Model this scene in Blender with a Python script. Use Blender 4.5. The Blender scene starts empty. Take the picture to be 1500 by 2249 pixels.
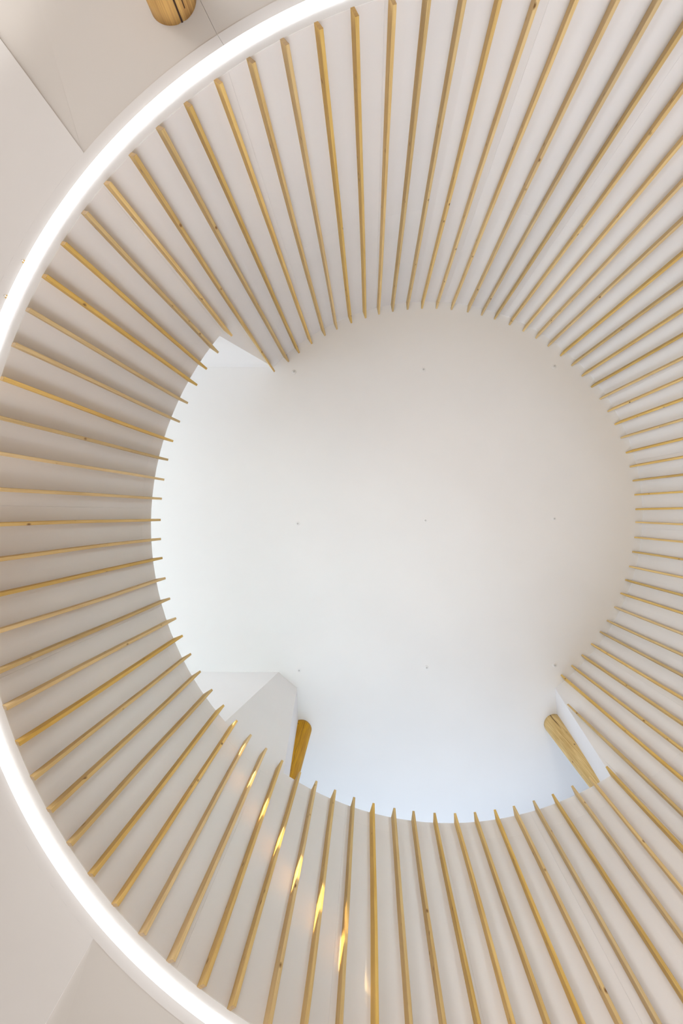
import bpy, bmesh, math, random
from mathutils import Vector, Matrix, noise

random.seed(7)
SC = bpy.context.scene
COL = SC.collection
S = 1.6            # metres per survey unit
ZOFF = 0.75        # eye height above the floor, in survey units

def W(x, y, z):
    """survey coordinates (camera at the origin, z up) to metres above the floor"""
    return Vector((x * S, y * S, (z + ZOFF) * S))

# ------------------------------------------------------------------ camera
TX, TY, FPX = 0.0463, 0.00039, 1350.0
R1 = Matrix(((math.cos(TX), 0, math.sin(TX)), (0, 1, 0), (-math.sin(TX), 0, math.cos(TX))))
R2 = Matrix(((1, 0, 0), (0, math.cos(TY), math.sin(TY)), (0, -math.sin(TY), math.cos(TY))))
RM = R2 @ R1
cam = bpy.data.cameras.new('camera')
cam.sensor_fit = 'VERTICAL'; cam.sensor_height = 36.0; cam.sensor_width = 24.0
cam.lens = FPX / 2249.0 * 36.0
cam.clip_start = 0.05; cam.clip_end = 100
co = bpy.data.objects.new('camera', cam); COL.objects.link(co)
m = Matrix((RM[0], -RM[1], -RM[2])).transposed().to_4x4()
m.translation = W(0, 0, 0)
co.matrix_world = m
SC.camera = co

# ------------------------------------------------------------------ world and light
world = bpy.data.worlds.new('world'); SC.world = world; world.use_nodes = True
bg = world.node_tree.nodes['Background']
bg.inputs[0].default_value = (0.55, 0.72, .95, 1); bg.inputs[1].default_value = 1.43
SC.view_settings.view_transform = 'Standard'
SC.view_settings.look = 'None'
SC.view_settings.gamma = 1.0
SC.view_settings.use_curve_mapping = False
SC.view_settings.exposure = 0.05

def area(name, loc, aim, sx, sy, power, color, spread=180.0, roll=None):
    l = bpy.data.lights.new(name, 'AREA'); l.shape = 'RECTANGLE'
    l.size = sx * S; l.size_y = sy * S; l.energy = power; l.color = color
    l.spread = math.radians(spread)
    o = bpy.data.objects.new(name, l); COL.objects.link(o)
    p = W(*loc); d = (W(*aim) - p).normalized()
    up = Vector(roll) if roll else Vector((0, 0, 1))
    if abs(d.dot(up.normalized())) > .99: up = Vector((0, 1, 0))
    z = -d; x = up.cross(z).normalized(); y = z.cross(x)
    mm = Matrix((x, y, z)).transposed().to_4x4(); mm.translation = p
    o.matrix_world = mm
    return o

# clerestory daylight at the ends of the two dormers
area('dormer_daylight_left', (-4.6, .1, 4.9), (0, .1, 5.3), 3.0, 1.3, 190, (.82, .93, .97))
area('dormer_daylight_front', (.55, 4.75, 4.75), (.55, 0, 5.3), 3.0, 1.6, 104, (.71, .82, 1.0))
# unseen fill lamps added near the floor to brighten drum walls and ceiling
area('drum_fill_left', (-.9, .1, -.70), (2.2, .08, 4.2), .5, .9, 62, (.80, .88, .95), 70)
area('drum_fill_front', (.5, 1.6, -.70), (.54, -1.9, 3.9), .9, .5, 60, (.72, .82, .93), 70)
area('drum_fill_rear', (.5, -1.6, -.70), (.54, 2.0, 3.9), .9, .5, 38, (.94, .98, 1.0), 70)
area('drum_fill_centre', (.5, .0, -.70), (.54, .08, 5.9), 1.6, 1.6, 14, (1.0, .70, .45), 75)
area('drum_fill_corner', (1.9, -1.2, -.70), (-.75, 1.6, 5.0), .6, .6, 34, (.65, .88, 1.0), 45)
# tall windows of the room below
area('room_daylight_left_rear', (-6.3, -5.5, 1.0), (-1.0, -1.5, 1.2), 3.5, 2.6, 620, (.98, .96, .96))
area('room_daylight_front', (1.5, 6.6, .9), (.5, 0, 1.6), 6.0, 2.6, 480, (.91, .91, .95))
area('room_daylight_right', (7.4, 0, .9), (0, 0, 1.6), 5.0, 2.6, 80, (1.0, .9, .7))
# the sun's glint thrown on the slats: narrow, nearly parallel bands of warm light
GD = (0.34, 0.40, -0.85)
def glint(name, P, Q, wide, power, back=1.2):
    mid = [(a + b) / 2 for a, b in zip(P, Q)]
    loc = [mm_ - g * back for mm_, g in zip(mid, GD)]
    ax = Vector(Q) - Vector(P)
    d = Vector(GD).normalized()
    ax = ax - d * ax.dot(d)
    area(name, loc, mid, wide, ax.length, power, (1.0, 0.68, 0.25), 1.3, roll=tuple(ax.normalized()))
glint('sun_glint', (-.72, 1.70, 3.62), (-.08, 2.04, 2.78), .09, 2.0)

glint('sun_glint_pale', (-.06, 2.06, 2.95), (-.02, 2.07, 2.66), .022, .07)
# added spots, no real fittings, making the bright outer corners of the low ceiling
def wash(name, loc, aim, half, power):
    l = bpy.data.lights.new(name, 'SPOT'); l.energy = power; l.color = (1.0, .98, .96); l.spot_size = math.radians(2 * half); l.spot_blend = .6; l.shadow_soft_size = .05
    o = bpy.data.objects.new(name, l); COL.objects.link(o)
    d = W(*aim) - W(*loc); o.location = W(*loc); o.rotation_euler = d.to_track_quat('-Z', 'Y').to_euler()
wash('ceiling_fill_rear', (-2.3, -2.4, -.6), (-1.98, -2.22, 2.35), 14.5, 260)
wash('ceiling_fill_front', (-2.2, 2.7, -.6), (-1.92, 2.50, 2.30), 14.5, 260)

# ------------------------------------------------------------------ survey of the round room
CX, CY = 0.53937, 0.07669
R_IN, RW = 2.0, 2.068            # slat faces, wall face
PH = 3.8552
def z0(x, y): return 2.27896 - 0.03238 * x - 0.01686 * y        # foot of the round wall
def z1(x, y): return 4.29199 + 0.03992 * x - 0.01951 * y        # low rim
def z2(x, y): return 5.93387 + 0.03051 * x + 0.05636 * y        # upper ceiling
def ang(i): return PH - math.radians(4) * i
def pol(i, r): a = ang(i); return CX + r * math.cos(a), CY + r * math.sin(a)

# ------------------------------------------------------------------ materials
def mat(name):
    mt = bpy.data.materials.new(name); mt.use_nodes = True
    nt = mt.node_tree; b = nt.nodes['Principled BSDF']
    return mt, nt, b
def N(nt, t, **kw):
    n = nt.nodes.new(t)
    for k, v in kw.items(): setattr(n, k, v)
    return n
def plaster(name, colr, rough=.85, bump=.04, var=.03):
    mt, nt, b = mat(name)
    tc = N(nt, 'ShaderNodeTexCoord')
    n1 = N(nt, 'ShaderNodeTexNoise'); n1.inputs['Scale'].default_value = 1.1; n1.inputs['Detail'].default_value = 3
    n2 = N(nt, 'ShaderNodeTexNoise'); n2.inputs['Scale'].default_value = 55; n2.inputs['Detail'].default_value = 4
    nt.links.new(tc.outputs['Object'], n1.inputs['Vector']); nt.links.new(tc.outputs['Object'], n2.inputs['Vector'])
    mx = N(nt, 'ShaderNodeMix', data_type='RGBA')
    nt.links.new(n1.outputs['Fac'], mx.inputs[0])
    mx.inputs[6].default_value = tuple(c * (1 - var) for c in colr) + (1,)
    mx.inputs[7].default_value = tuple(min(.95, c * (1 + var)) for c in colr) + (1,)
    nt.links.new(mx.outputs[2], b.inputs['Base Color'])
    b.inputs['Roughness'].default_value = rough
    b.inputs['Specular IOR Level'].default_value = .25
    bp = N(nt, 'ShaderNodeBump'); bp.inputs['Strength'].default_value = bump; bp.inputs['Distance'].default_value = .004
    nt.links.new(n2.outputs['Fac'], bp.inputs['Height']); nt.links.new(bp.outputs[0], b.inputs['Normal'])
    return mt

def wood(name, light, dark, knot, along=18.0, knots=True, rough=.55, fine=1.0):
    """pine: fibre stretched along local z, growth rings, sparse knots; each object gets its own piece"""
    mt, nt, b = mat(name)
    L = nt.links.new
    tc = N(nt, 'ShaderNodeTexCoord'); oi = N(nt, 'ShaderNodeObjectInfo')
    off = N(nt, 'ShaderNodeMath', operation='MULTIPLY'); off.inputs[1].default_value = 61.0
    L(oi.outputs['Random'], off.inputs[0])
    cmb = N(nt, 'ShaderNodeCombineXYZ'); L(off.outputs[0], cmb.inputs[0]); L(off.outputs[0], cmb.inputs[2])
    add = N(nt, 'ShaderNodeVectorMath', operation='ADD'); L(tc.outputs['Object'], add.inputs[0]); L(cmb.outputs[0], add.inputs[1])
    # fibre
    mp = N(nt, 'ShaderNodeMapping'); mp.inputs['Scale'].default_value = (along * 6 * fine, along * 6 * fine, along * .12)
    L(add.outputs[0], mp.inputs['Vector'])
    g1 = N(nt, 'ShaderNodeTexNoise'); g1.inputs['Scale'].default_value = 1.0; g1.inputs['Detail'].default_value = 5; g1.inputs['Distortion'].default_value = .6
    L(mp.outputs[0], g1.inputs['Vector'])
    # broad tone along the board
    mp2 = N(nt, 'ShaderNodeMapping'); mp2.inputs['Scale'].default_value = (14, 14, 1.1); L(add.outputs[0], mp2.inputs['Vector'])
    g2 = N(nt, 'ShaderNodeTexNoise'); g2.inputs['Scale'].default_value = 1.0; g2.inputs['Detail'].default_value = 2
    L(mp2.outputs[0], g2.inputs['Vector'])
    m1 = N(nt, 'ShaderNodeMath', operation='MULTIPLY_ADD'); m1.inputs[1].default_value = .6; L(g1.outputs['Fac'], m1.inputs[0])
    m2 = N(nt, 'ShaderNodeMath', operation='MULTIPLY'); m2.inputs[1].default_value = .4; L(g2.outputs['Fac'], m2.inputs[0]); L(m2.outputs[0], m1.inputs[2])
    rp = N(nt, 'ShaderNodeValToRGB'); e = rp.color_ramp.elements
    e[0].position = .34; e[0].color = dark + (1,); e[1].position = .62; e[1].color = light + (1,)
    L(m1.outputs[0], rp.inputs[0])
    hs = N(nt, 'ShaderNodeHueSaturation')
    mr = N(nt, 'ShaderNodeMapRange'); mr.inputs[3].default_value = .86; mr.inputs[4].default_value = 1.12; L(oi.outputs['Random'], mr.inputs[0])
    L(mr.outputs[0], hs.inputs['Value']); 
    o2 = N(nt, 'ShaderNodeMath', operation='FRACT'); L(off.outputs[0], o2.inputs[0])
    mr2 = N(nt, 'ShaderNodeMapRange'); mr2.inputs[3].default_value = .80; mr2.inputs[4].default_value = 1.10; L(o2.outputs[0], mr2.inputs[0]); L(mr2.outputs[0], hs.inputs['Saturation'])
    L(rp.outputs[0], hs.inputs['Color'])
    out = hs.outputs[0]
    if knots:
        mp3 = N(nt, 'ShaderNodeMapping'); mp3.inputs['Scale'].default_value = (11.0, 11.0, 4.2); L(add.outputs[0], mp3.inputs['Vector'])
        vo = N(nt, 'ShaderNodeTexVoronoi'); vo.inputs['Scale'].default_value = 1.0; L(mp3.outputs[0], vo.inputs['Vector'])
        kr = N(nt, 'ShaderNodeValToRGB'); k = kr.color_ramp.elements
        k[0].position = .05; k[0].color = (1, 1, 1, 1); k[1].position = .15; k[1].color = (0, 0, 0, 1)
        L(vo.outputs['Distance'], kr.inputs[0])
        sp = N(nt, 'ShaderNodeSeparateColor'); L(vo.outputs['Color'], sp.inputs[0])
        th = N(nt, 'ShaderNodeMath', operation='GREATER_THAN'); th.inputs[1].default_value = .36; L(sp.outputs[0], th.inputs[0])
        km = N(nt, 'ShaderNodeMath', operation='MULTIPLY'); L(kr.outputs[0], km.inputs[0]); L(th.outputs[0], km.inputs[1])
        mx = N(nt, 'ShaderNodeMix', data_type='RGBA'); L(km.outputs[0], mx.inputs[0]); L(out, mx.inputs[6]); mx.inputs[7].default_value = knot + (1,)
        out = mx.outputs[2]
    L(out, b.inputs['Base Color'])
    b.inputs['Roughness'].default_value = rough; b.inputs['Specular IOR Level'].default_value = .12
    bp = N(nt, 'ShaderNodeBump'); bp.inputs['Strength'].default_value = .15; bp.inputs['Distance'].default_value = .002
    L(g1.outputs['Fac'], bp.inputs['Height']); L(bp.outputs[0], b.inputs['Normal'])
    return mt

M_WALL = plaster('white_wall_board', (.84, .805, .79))
M_CEIL = plaster('white_ceiling_plaster', (.84, .815, .79))
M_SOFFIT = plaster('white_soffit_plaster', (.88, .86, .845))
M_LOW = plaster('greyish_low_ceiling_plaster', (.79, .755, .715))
M_FLOOR = wood('floor_boards', (.72, .67, .60), (.66, .60, .53), (.3, .2, .12), knots=False)
M_SLAT = wood('pine_slat', (.77, .535, .205), (.62, .395, .125), (.22, .105, .035))
M_END = wood('pine_end_grain', (.56, .36, .13), (.42, .25, .08), (.2, .1, .03), knots=False)
M_LOG = wood('honey_pine_log', (.70, .38, .045), (.40, .17, .012), (.16, .07, .02), along=14, fine=1.0)
M_LOG2 = wood('pale_pine_log', (.84, .62, .30), (.54, .33, .11), (.2, .1, .04), along=13, fine=1.0)
M_CRACK, _nt, _b = mat('dark_drying_crack'); _b.inputs['Base Color'].default_value = (.05, .022, .012, 1); _b.inputs['Roughness'].default_value = .95
M_METAL, _nt, _b = mat('white_painted_metal'); _b.inputs['Base Color'].default_value = (.82, .80, .78, 1); _b.inputs['Roughness'].default_value = .4
M_DARK, _nt, _b = mat('grey_metal'); _b.inputs['Base Color'].default_value = (.56, .54, .52, 1); _b.inputs['Metallic'].default_value = .1; _b.inputs['Roughness'].default_value = .45
M_LED, _nt, _b = mat('lit_opal_diffuser')
_b.inputs['Base Color'].default_value = (.9, .9, .9, 1); _b.inputs['Emission Color'].default_value = (.92, .96, 1.0, 1); _b.inputs['Emission Strength'].default_value = 1.9

# ------------------------------------------------------------------ mesh helpers
def link(name, verts, faces, mt, parent=None, origin=None, smooth=False, recalc=True):
    me = bpy.data.meshes.new(name)
    o3 = Vector(origin) if origin is not None else Vector((0, 0, 0))
    me.from_pydata([tuple(Vector(v) - o3) for v in verts], [], faces)
    if recalc:
        bm = bmesh.new(); bm.from_mesh(me); bmesh.ops.recalc_face_normals(bm, faces=bm.faces); bm.to_mesh(me); bm.free()
    me.update()
    if smooth:
        for p in me.polygons: p.use_smooth = True
    me.materials.append(mt)
    o = bpy.data.objects.new(name, me); COL.objects.link(o)
    o.location = o3
    if parent is not None:
        o.parent = parent
        o.location = o3 - parent.location
    return o
def tag(o, **kw):
    for k, v in kw.items(): o[k] = v
    return o
def empty(name, loc):
    o = bpy.data.objects.new(name, None); COL.objects.link(o); o.location = loc; o.empty_display_size = .2
    return o
def prism(name, bottom, top, mt, parent=None, origin=None):
    """closed solid between two matching loops"""
    n = len(bottom); v = list(bottom) + list(top)
    f = [tuple(range(n)), tuple(range(n, 2 * n))] + [(i, (i + 1) % n, n + (i + 1) % n, n + i) for i in range(n)]
    return link(name, v, f, mt, parent, origin)
def slab(name, pts2, zf, thick, mt, parent=None):
    return prism(name, [W(x, y, zf(x, y)) for x, y in pts2], [W(x, y, zf(x, y) + thick) for x, y in pts2], mt, parent)
def box(name, a, b, mt, parent=None):
    (x0, y0, za), (x1, y1, zb) = a, b
    return prism(name, [W(x0, y0, za), W(x1, y0, za), W(x1, y1, za), W(x0, y1, za)],
                 [W(x0, y0, zb), W(x1, y0, zb), W(x1, y1, zb), W(x0, y1, zb)], mt, parent)

# ------------------------------------------------------------------ the round wall
# jambs of the two openings above the low rim: (slat position on the rim, on the ceiling)
OPEN = [((0.34, 20.66), (-1.03, 21.75)), ((24.37, 40.93), (23.39, 42.13))]
def wall_top(i, r=RW):
    x, y = pol(i, r)
    lo, hi = z1(x, y), z2(x, y) + .004
    for (ra, rb), (ca, cb) in OPEN:
        for k in (-90, 0, 90):
            j = i + k
            if ra <= j <= rb: return lo
            if ca < j < ra: return hi + (lo - hi) * (j - ca) / (ra - ca)
            if rb < j < cb: return lo + (hi - lo) * (j - rb) / (cb - rb)
    return hi
BREAK = [0.34, 20.66, 88.97, 21.75, 24.37, 40.93, 23.39, 42.13]
def arc_piece(name, ia, ib, ri, ro, zb, zt, mt, parent, origin):
    st = [ia] + [k for k in [j + d for j in BREAK for d in (-90, 0, 90)] if ia < k < ib] + [ib]
    n = 7 if ib - ia < 6 else 14
    st += [ia + (ib - ia) * k / n for k in range(1, n)]
    st = sorted(set(round(s, 4) for s in st))
    v = []; f = []
    for s in st:
        for r in (ri, ro):
            x, y = pol(s, r)
            v += [W(x, y, zb(s, x, y)), W(x, y, max(zb(s, x, y) + .001, zt(s, x, y)))]
    k = len(st)
    for i in range(k - 1):
        a = 4 * i; b = a + 4
        f += [(a, a + 1, b + 1, b), (a + 2, b + 2, b + 3, a + 3), (a + 1, a + 3, b + 3, b + 1), (a, b, b + 2, a + 2)]
    f += [(0, 2, 3, 1), (4 * k - 4, 4 * k - 3, 4 * k - 1, 4 * k - 2)]
    return link(name, v, f, mt, parent, origin)

PT = .012
wv = []; wf = []
steps = sorted(set([k * .5 for k in range(180)] + [b % 90 for b in BREAK]))
ri_, ro_ = RW + PT + .0005, RW + .085
for s in steps:
    for r in (ri_, ro_):
        x, y = pol(s, r)
        wv += [W(x, y, z0(x, y) + .008), W(x, y, wall_top(s) - .002)]
k = len(steps)
for i in range(k):
    a = 4 * i; b = 4 * ((i + 1) % k)
    wf += [(a, a + 1, b + 1, b), (a + 2, b + 2, b + 3, a + 3), (a + 1, a + 3, b + 3, b + 1), (a, b, b + 2, a + 2)]
wall = link('wall_round', wv, wf, M_WALL, origin=W(CX, CY, 2.28))
tag(wall, kind='structure', label='round white drum wall clad in curved boards behind the timber slats')
SEAM = [0.1, 4.9, 9.5, 14.25, 18.9, 23.3, 27.75, 32.3, 36.65, 41.2, 45.7, 50.2, 54.7, 59.2, 63.7, 68.1, 72.6, 76.65, 81.1, 85.6]
G = .0016                                   # half joint, in slat steps
ZS = 4.05                                  # level of the horizontal joint
for q in range(len(SEAM)):
    a = SEAM[q] + G; b = (SEAM[(q + 1) % len(SEAM)] + (90 if q == len(SEAM) - 1 else 0)) - G
    arc_piece('panel', a, b, RW, RW + PT, lambda s, x, y: z0(x, y) + .0056, lambda s, x, y: ZS - .0003, M_WALL, wall, W(*pol((a + b) / 2, RW), 3.2))
    if q == 5: continue
    if q == 4: b = SEAM[6] - G
    arc_piece('panel', a, b, RW, RW + PT, lambda s, x, y: ZS + .0003, lambda s, x, y: wall_top(s), M_WALL, wall, W(*pol((a + b) / 2, RW), 4.2))

# ------------------------------------------------------------------ upper ceiling, dormers
up = [(-4.9, -2.6), (3.2, -2.6), (3.2, 3.9), (-4.9, 3.9)]
uc = slab('ceiling_upper', up, z2, .12, M_CEIL)
tag(uc, kind='structure', label='smooth white upper ceiling over the round opening')

def cheek(name, jt, jr, O, L, side, label):
    """leaning side wall of a dormer: from the jamb line jt-jr outward along O"""
    jt = Vector(jt); jr = Vector(jr); O = Vector(O)
    e = (jr - jt) / (jr - jt).length
    jl = jr + e * .25
    nrm = e.cross(O).normalized() * .06
    if nrm.dot(Vector(side)) < 0: nrm = -nrm
    q = [jt, jl, jl + O * L, jt + O * L]
    return tag(prism(name, [W(*p) for p in q], [W(*(p + nrm)) for p in q], M_WALL), kind='structure', label=label)
def J(i, z):
    x, y = pol(i, RW + .003)
    return (x, y, z(x, y))
cheek('wall_dormer_left_rear', J(-1.03, z2), J(.34, z1), (-1, 0, -.0305), 4.0, (0, -1, 0), 'slanting white side wall of the left dormer, upper in the photo')
cheek('wall_dormer_left_front', J(21.75, z2), J(20.66, z1), (-1, 0, -.0305), 4.0, (0, 1, 0), 'slanting white side wall of the left dormer, lower in the photo')
cheek('wall_dormer_front_left', J(23.39, z2), J(24.37, z1), (.03, 1, .056), .42, (-1, 0, 0), 'slanting white side wall of the front dormer beside the left log')
cheek('wall_dormer_front_right', J(42.13, z2), J(40.93, z1), (.09, 1, .057), .40, (1, 0, 0), 'slanting white side wall of the front dormer beside the right log')
# side walls of the front dormer behind the two logs
for n_, x0, x1, lb in (('wall_dormer_front_side_left', -1.17, -1.10, 'left side wall of the front dormer beyond the log'), ('wall_dormer_front_side_right', 2.30, 2.37, 'right side wall of the front dormer beyond the log')):
    tag(prism(n_, [W(x0, 1.9, 4.1), W(x1, 1.9, 4.1), W(x1, 3.72, 4.1), W(x0, 3.72, 4.1)], [W(x, y, z2(x, y) + .01) for x, y in ((x0, 1.9), (x1, 1.9), (x1, 3.72), (x0, 3.72))], M_WALL), kind='structure', label=lb)
# end walls with their window openings (head, sill and sides)
def end_wall(name, mk, label):
    r = empty(name, W(*mk['o'])); tag(r, kind='structure', label=label)
    for nm, a, b in mk['p']: box(nm, a, b, M_WALL, r)
    return r
end_wall('wall_dormer_left_end', dict(o=(-4.4, .1, 4.2), p=[
    ('window_head', (-4.5, -1.7, 5.72), (-4.38, 1.9, 6.0)), ('window_sill', (-4.5, -1.7, 4.0), (-4.38, 1.9, 4.45)),
    ('window_side', (-4.5, -1.7, 4.45), (-4.38, -1.3, 5.72)), ('window_side', (-4.5, 1.5, 4.45), (-4.38, 1.9, 5.72)),
    ]), 'end wall of the left dormer around its window')
end_wall('wall_dormer_front_end', dict(o=(.55, 3.65, 4.2), p=[
    ('window_head', (-1.1, 3.61, 5.995), (2.3, 3.72, 6.3)), ('window_sill', (-1.1, 3.61, 4.0), (2.3, 3.72, 4.45)),
    ('window_side', (-1.1, 3.61, 4.45), (-.65, 3.72, 5.995)), ('window_side', (1.8, 3.61, 4.45), (2.3, 3.72, 5.995)),
    ]), 'end wall of the front dormer around its window')
def sill(name, i0, i1, far, label):
    n = 24; v = []; f = []
    for k in range(n + 1):
        i = i0 + (i1 - i0) * k / n
        x, y = pol(i, RW + .08); zz = z1(x, y) - .12
        v += [W(x, y, zz)]
        fx, fy = far(x, y); v += [W(fx, fy, zz)]
    for k in range(n): f.append((2 * k, 2 * k + 1, 2 * k + 3, 2 * k + 2))
    return tag(link(name, v, f, M_WALL), kind='structure', label=label)
sill('floor_dormer_left', -.8, 21.6, lambda x, y: (-4.45, y), 'white ledge behind the low rim in the left dormer')
sill('floor_dormer_front', 23.6, 42.0, lambda x, y: (x, 3.7), 'white ledge behind the low rim in the front dormer')

# ------------------------------------------------------------------ soffit ring, low ceilings
def annulus(name, ra, rb, zf, mt, n=180, thick=.0, label=None, i0=0, i1=90, parent=None, kind='structure'):
    v = []; f = []; full = (i1 - i0) >= 90
    m_ = n if full else n + 1
    for k in range(m_):
        i = i0 + (i1 - i0) * k / n
        for r in (ra, rb):
            x, y = pol(i, r); v += [W(x, y, zf(x, y)), W(x, y, zf(x, y) + thick)]
    for k in range(n):
        a = 4 * k; b = 4 * ((k + 1) % m_)
        f += [(a, b, b + 2, a + 2), (a + 1, a + 3, b + 3, b + 1), (a, a + 1, b + 1, b), (a + 2, b + 2, b + 3, a + 3)]
    if not full: f += [(0, 2, 3, 1), (4 * n, 4 * n + 1, 4 * n + 3, 4 * n + 2)]
    o = link(name, v, f, mt, parent, origin=W(*pol((i0 + i1) / 2, (ra + rb) / 2), 2.3) if not full else W(CX, CY, 2.3))
    if parent is None: tag(o, kind=kind)
    if label: o['label'] = label
    return o
LED_A, LED_B, RING = 2.108, 2.155, 2.212
JN = 85.35                                              # the hairline joint that crosses ring and ceiling
annulus('trim_1', RW, LED_A, z0, M_SOFFIT, thick=.006, label='inner white lip of the soffit between the slats and the ring light')
annulus('trim_2', LED_B, RING, z0, M_SOFFIT, thick=.06, i0=JN + .003, i1=JN + 89.997, label='outer white lip of the soffit around the ring light')

def zr(x, y):
    """recessed low ceiling: a small step above the ring, then rising gently outward"""
    return z0(x, y) + .009 + .04 * max(0, math.hypot(x - CX, y - CY) - RING)
def grid_ceiling():
    v = []; f = []; rs = [RING - .004 + .12 * k for k in range(30)] + [6.2, 7.2, 8.6]
    na = 240
    for k in range(na + 1):
        i = JN + .003 + (89.994) * k / na
        for j, r in enumerate(rs):
            x, y = pol(i, r)
            if r > RING: 
                # the joint runs a little off the radial line
                t = (r - RING); x += t * JD[0] * max(0, 1 - min(abs(i - JN), abs(i - JN - 90)) / 12); y += t * JD[1] * max(0, 1 - min(abs(i - JN), abs(i - JN - 90)) / 12)
            v.append(W(x, y, zr(x, y)))
    c = len(rs)
    for k in range(na):
        for j in range(c - 1):
            a = k * c + j
            f.append((a, a + 1, a + c + 1, a + c))
    n0 = len(v)
    return link('ceiling', v, f, M_LOW, recalc=False)
JD = (.075, -.045)
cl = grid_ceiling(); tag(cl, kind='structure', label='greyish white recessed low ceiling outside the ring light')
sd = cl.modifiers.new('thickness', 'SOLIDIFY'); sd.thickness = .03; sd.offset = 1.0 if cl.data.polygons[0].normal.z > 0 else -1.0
bs = [pol(JN - 1.2, RING - .03), pol(JN + 1.2, RING - .03), pol(JN + 3.5, 3.6), pol(JN - 1.0, 3.6)]
slab('joint_backing', bs, lambda x, y: z0(x, y) + .16 + .06 * max(0, math.hypot(x - CX, y - CY) - RING), .01, M_DARK, cl)
# narrow folded facets of the low ceiling beside the bulkhead
def facet(name, K, far, cre, label):
    nx, ny = cre[1] - K[1], -(cre[0] - K[0]); l = math.hypot(nx, ny); nx /= l; ny /= l
    sgn = 1 if ((far[0] - K[0]) * nx + (far[1] - K[1]) * ny) > 0 else -1
    f = lambda x, y: zr(x, y) - .001 - .06 * max(0, sgn * ((x - K[0]) * nx + (y - K[1]) * ny))
    tag(slab(name, [K, far, cre], f, .012, M_LOW), kind='structure', label=label)
facet('ceiling_facet', (-1.122, -1.407), (-2.30, -3.03), (-1.75, -3.4), 'narrow folded facet of the low ceiling at the upper left')
facet('ceiling_facet', (-1.052, 1.62), (-1.85, 3.06), (-1.62, 3.3), 'narrow folded facet of the low ceiling at the lower left')
# bulkhead on the left, level with the soffit ring
bk = []
for k in range(41):
    i = 21.25 + (-.22 - 21.25) * k / 40
    bk.append(pol(i, RING + .0005))
bk += [(-2.95, -3.9), (-6.8, -9.0), (-6.8, 9.0), (-2.52, 4.25)]
slab('ceiling_bulkhead', bk, lambda x, y: z0(x, y) + .0004, .30, M_SOFFIT)
tag(bpy.data.objects['ceiling_bulkhead'], kind='structure', label='white dropped bulkhead left of the ring light')

# ------------------------------------------------------------------ room shell below
box('floor', (-6.9, -7.1, -.83), (7.9, 7.1, -.75), M_FLOOR)
box('wall_left', (-6.9, -7.1, -.75), (-6.75, 7.1, 2.75), M_WALL)
box('wall_right', (7.75, -7.1, -.75), (7.9, 7.1, 2.75), M_WALL)
box('wall_rear', (-6.9, -7.1, -.75), (7.9, -6.95, 2.75), M_WALL)
box('wall_front', (-6.9, 6.95, -.75), (7.9, 7.1, 2.75), M_WALL)
for n_ in ('floor', 'wall_left', 'wall_right', 'wall_rear', 'wall_front'): tag(bpy.data.objects[n_], kind='structure')

# ------------------------------------------------------------------ timber slats
TA = [0.21,-0.16,-0.12,0.02,-0.04,-0.07,-0.3,-0.13,-0.11,0.03,-0.22,-0.03,0.18,0.06,-0.1,-0.12,0.16,0.02,0.08,-0.04,-0.03,0.01,-0.03,-0.06,-0.02,-0.26,0.01,0.04,-0.12,0.06,-0.09,0.01,-0.2,-0.25,-0.1,-0.11,0.2,0.03,0.01,-0.08,-0.05,0.17,-0.28,-0.01,-0.06,0.05,-0.11,-0.22,0.08,-0.08,-0.27,-0.1,-0.06,-0.23,-0.19,-0.29,0.09,0.23,0.28,0.26,0.29,0.12,-0.04,-0.04,0.09,0.03,0.05,0.06,0.08,-0.16,-0.13,-0.05,-0.08,-0.27,-0.03,-0.02,-0.27,-0.33,-0.25,-0.16,-0.19,0.1,0.25,0.16,0.05,0.26,0.04,-0.14,0.07,-0.39]
BA = {0:0.01,1:0.0,2:-0.03,3:-0.11,4:-0.07,5:-0.18,6:-0.05,15:0.11,16:0.06,17:0.02,18:0.18,19:0.08,20:0.09,21:0.15,22:-0.03,23:-0.05,24:-0.13,25:0.08,89:-0.01,88:0.04,87:-0.03,86:-0.02,85:0.05,84:0.1,83:0.06,82:0.11,81:0.19}
lining = empty('slat_lining', W(CX, CY, 2.28))
tag(lining, label='ring of thin upright pine slats standing on edge round the white drum wall', category='slats')
TH = .0155
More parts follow.
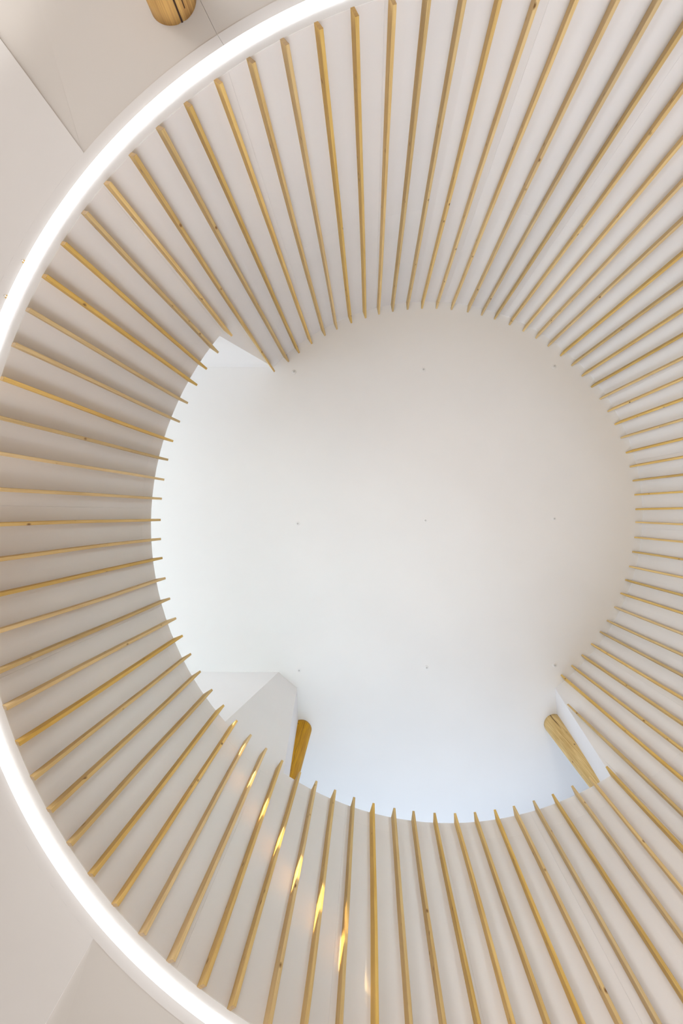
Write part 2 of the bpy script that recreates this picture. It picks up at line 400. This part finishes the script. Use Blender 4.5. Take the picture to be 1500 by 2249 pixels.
def slat(i):
    # degrees back to slat positions: TA/BA are degrees measured along the wall
    it = i - TA[i] / 4.0
    if i in BA: ib = i - BA[i] / 4.0
    else:
        w_ = [TA[(i + k) % 90] for k in (-1, 0, 1)]; ib = i - (sum(w_) / 3) / 4.0
    if i == 42: it = 41.93; ib = 41.98
    xo, yo = pol(ib, RW); zb = z0(xo, yo) - .002
    ztf = (lambda x, y: z1(x, y)) if i < 42 else (lambda x, y: z2(x, y) - .004)
    if i == 42: ztf = lambda x, y: 5.40
    if i == 89: ztf = lambda x, y: z2(x, y) - .10
    rnd = random.Random(i * 13 + 5)
    tw0, tw1 = rnd.uniform(-.03, .03), rnd.uniform(-.05, .05)
    bow = rnd.uniform(-.0025, .0025); dd = rnd.uniform(-.002, .002); ph = rnd.uniform(0, 6)
    n = 9; rings = []
    ch = .0011
    for k in range(n):
        t = k / (n - 1)
        j = ib + (it - ib) * t
        a = ang(j); rad = Vector((math.cos(a), math.sin(a), 0)); tan = Vector((-math.sin(a), math.cos(a), 0))
        tw = tw0 + (tw1 - tw0) * t
        if i in (42, 89): tw += .10 * max(0, (t - .6) / .4) * (1 if i == 42 else -1)
        sh = bow * math.sin(math.pi * t) + .0012 * math.sin(7 * t + ph)
        ri = R_IN + dd * (1 - t)
        sec = [(RW, -TH / 2), (RW, TH / 2), (ri + ch, TH / 2), (ri, TH / 2 - ch), (ri, -TH / 2 + ch), (ri + ch, -TH / 2)]
        ring = []
        for (r, u) in sec:
            q = (RW - r) * tw                    # twist about the wall edge
            x, y, _ = rad * r + tan * (u + q + sh)
            x += CX; y += CY
            lift = 0 if r == RW else 1
            zlo = zb - (max(.012, .036 - .034 * xo) if lift else 0)
            zhi = ztf(x, y)
            if i == 42: zhi = 5.48 if lift else 5.30
            if i < 42 and not lift: zhi -= .0
            ring.append(W(x, y, zlo + (zhi - zlo) * t))
        rings.append(ring)
    v = [p for r in rings for p in r]; f = [tuple(range(6)), tuple(range(6 * (n - 1), 6 * n))]
    for k in range(n - 1):
        for s in range(6):
            f.append((6 * k + s, 6 * k + (s + 1) % 6, 6 * k + 6 + (s + 1) % 6, 6 * k + 6 + s))
    o = link('slat', v, f, M_SLAT, lining, origin=W(xo, yo, zb))
    o.data.materials.append(M_END)
    for p in o.data.polygons:
        if len(p.vertices) == 6: p.material_index = 1
    return o
for i in range(90): slat(i)

# ------------------------------------------------------------------ ring light
ring = empty('ring_light', W(CX, CY, 2.27))
tag(ring, label='large circular white LED light set flush in the soffit around the slats', category='light')
def led():
    v = []; f = []; n = 240; prof = []
    pr = [(-1, .004), (-1, -.008), (-.85, -.014), (-.5, -.0175), (0, -.019), (.5, -.0175), (.85, -.014), (1, -.008), (1, .004), (0, .01)]
    c = len(pr); rm = (LED_A + LED_B) / 2; hw = (LED_B - LED_A) / 2 - .0008
    for k in range(n):
        for (u, dz) in pr:
            x, y = pol(90 * k / n, rm + u * hw); v.append(W(x, y, z0(x, y) + dz))
    for k in range(n):
        for s in range(c):
            a = k * c; b = ((k + 1) % n) * c
            f.append((a + s, a + (s + 1) % c, b + (s + 1) % c, b + s))
    link('diffuser', v, f, M_LED, ring, origin=W(CX, CY, 2.27))
led()
annulus('housing', LED_A + .0004, LED_B - .0004, lambda x, y: z0(x, y) + .02, M_METAL, thick=.05, parent=ring)

# ------------------------------------------------------------------ log columns
def log(name, cx, cy, zb, ztf, r, mt, label, cracks, lean=(0, 0), seed=0):
    root = empty(name, W(cx, cy, zb)); tag(root, label=label, category='column', group='round log columns')
    n = 72; m_ = 40; v = []; f = []
    hi = ztf(cx, cy)
    for k in range(m_ + 1):
        t = k / m_; 
        for s in range(n):
            a = 2 * math.pi * s / n
            w_ = 1 + .012 * noise.noise(Vector((math.cos(a) * 1.2 + seed, math.sin(a) * 1.2, t * 2.5))) + .006 * math.sin(3 * a + seed)
            for (ca, t0, t1, dep, wd) in cracks:
                wob = ca + .10 * noise.noise(Vector((seed, t * 9, ca)))
                da = (a - wob + math.pi) % (2 * math.pi) - math.pi
                if t0 < t <= t1:
                    fall = min(1, (t - t0) / .12)
                    w_ -= dep * fall * math.exp(-(da / wd) ** 2)
            x = cx + r * w_ * math.cos(a) + lean[0] * (1 - t); y = cy + r * w_ * math.sin(a) + lean[1] * (1 - t)
            z = zb + (ztf(x, y) - zb) * t
            v.append(W(x, y, z))
    for k in range(m_):
        for s in range(n):
            f.append((k * n + s, k * n + (s + 1) % n, (k + 1) * n + (s + 1) % n, (k + 1) * n + s))
    f += [tuple(range(n)), tuple(range(m_ * n, (m_ + 1) * n))]
    trunk = link('trunk', v, f, mt, root, origin=W(cx, cy, zb), smooth=True)
    # the drying cracks: dark wedges following the trunk
    for (ca, t0, t1, dep, wd) in cracks:
        cv = []; cf = []; steps_ = 36
        for k in range(steps_ + 1):
            t = t0 + (t1 - t0) * k / steps_
            a = ca + .10 * noise.noise(Vector((seed, t * 9, ca)))
            fall = min(1, (t - t0) / .12)
            half = wd * .42 * (fall * .9 + .02) * (1 + .35 * noise.noise(Vector((t * 22, seed, 3))))
            for (aa, rr) in ((a - half, r * 1.012), (a + half, r * 1.012), (a, r * .90)):
                x = cx + rr * math.cos(aa) + lean[0] * (1 - t); y = cy + rr * math.sin(aa) + lean[1] * (1 - t)
                cv.append(W(x, y, zb + (ztf(x, y) - .001 - zb) * t))
        for k in range(steps_):
            for s in range(3): cf.append((3 * k + s, 3 * k + (s + 1) % 3, 3 * k + 3 + (s + 1) % 3, 3 * k + 3 + s))
        cf += [(0, 1, 2), (3 * steps_, 3 * steps_ + 1, 3 * steps_ + 2)]
        link('crack', cv, cf, M_CRACK, root, origin=W(cx, cy, zb))
    return root
def px(u, v, zf):
    """survey point of a photo pixel on a plane"""
    d = RM.transposed() @ Vector(((u - 750) / FPX, (v - 1124.5) / FPX, 1))
    z = 3.0
    for _ in range(30):
        t = z / d.z; z = zf(d.x * t, d.y * t)
    t = z / d.z
    return d.x * t, d.y * t
lx, ly = px(662, 1602, z2)
log('log_column', lx, ly, z1(lx, ly) - .12, z2, .099, M_LOG, 'round honey coloured log against the slanting dormer wall, on the left seen through the opening', [(-1.15, 0, 1.0, .03, .022)], seed=2)
lx, ly = px(1217, 1590, z2)
log('log_column', lx, ly, z1(lx, ly) - .12, z2, .099, M_LOG2, 'round pale log with a short black crack at its top, on the right seen through the opening', [(-2.0, .80, 1.0, .05, .05)], lean=(-.035, 0), seed=5)
lx, ly = px(380, 6, zr)
log('log_column', lx, ly, -.75, zr, .0925, M_LOG, 'thick round log meeting the low ceiling outside the ring light, at the top edge of the photo', [(1.15, .35, 1.0, .06, .10), (.80, .75, .985, .03, .05), (.12, .2, .99, .06, .09)], seed=9)

# ------------------------------------------------------------------ small ceiling fittings
def disc_bm(name, prof, c, mt, parent, n=20):
    v = []; f = []
    for (r, z) in prof:
        for s in range(n):
            a = 2 * math.pi * s / n; v.append(Vector((c[0] + r * math.cos(a), c[1] + r * math.sin(a), c[2] + z)))
    for k in range(len(prof) - 1):
        for s in range(n): f.append((k * n + s, k * n + (s + 1) % n, (k + 1) * n + (s + 1) % n, (k + 1) * n + s))
    f += [tuple(range(n)), tuple(range((len(prof) - 1) * n, len(prof) * n))]
    return link(name, v, f, mt, parent, origin=c, smooth=False)
SP = [(646, 817, 'left one of the row nearest the top'), (930, 812, 'middle one of the row nearest the top'), (1217, 805, 'right one of the row nearest the top'),
      (654, 1150, 'left one of the middle row'), (934, 1143, 'centre of the whole grid'), (1217, 1139, 'right one of the middle row'),
      (657, 1472, 'left one of the row nearest the logs'), (937, 1466, 'middle one of the row nearest the logs'), (1218, 1461, 'right one of the row nearest the logs')]
for (u, v_, w_) in SP:
    x, y = px(u, v_, z2); c = W(x, y, z2(x, y))
    r = empty('ceiling_sprinkler', c); tag(r, label='small round sprinkler head on the upper ceiling, ' + w_, category='sprinkler', group='sprinkler heads on the upper ceiling')
    disc_bm('rose', [(.034, .002), (.034, -.004), (.028, -.007), (.012, -.008)], c, M_METAL, r)
    disc_bm('head', [(.008, -.007), (.008, -.018), (.014, -.020), (.014, -.022), (.005, -.024)], c, M_DARK, r)
for (u, v_, w_) in [(53, 575, 'upper of two'), (15, 652, 'lower of two')]:
    x, y = px(u, v_, z0); c = W(x, y, z0(x, y))
    r = empty('ceiling_hook', c); tag(r, label='tiny beige hook in the bulkhead just outside the ring light, ' + w_, category='hook', group='hooks in the bulkhead')
    disc_bm('plate', [(.011, .002), (.011, -.004), (.006, -.007)], c, M_SLAT, r, 14)
    disc_bm('stem', [(.004, -.005), (.004, -.028), (.002, -.03)], c, M_DARK, r, 10)
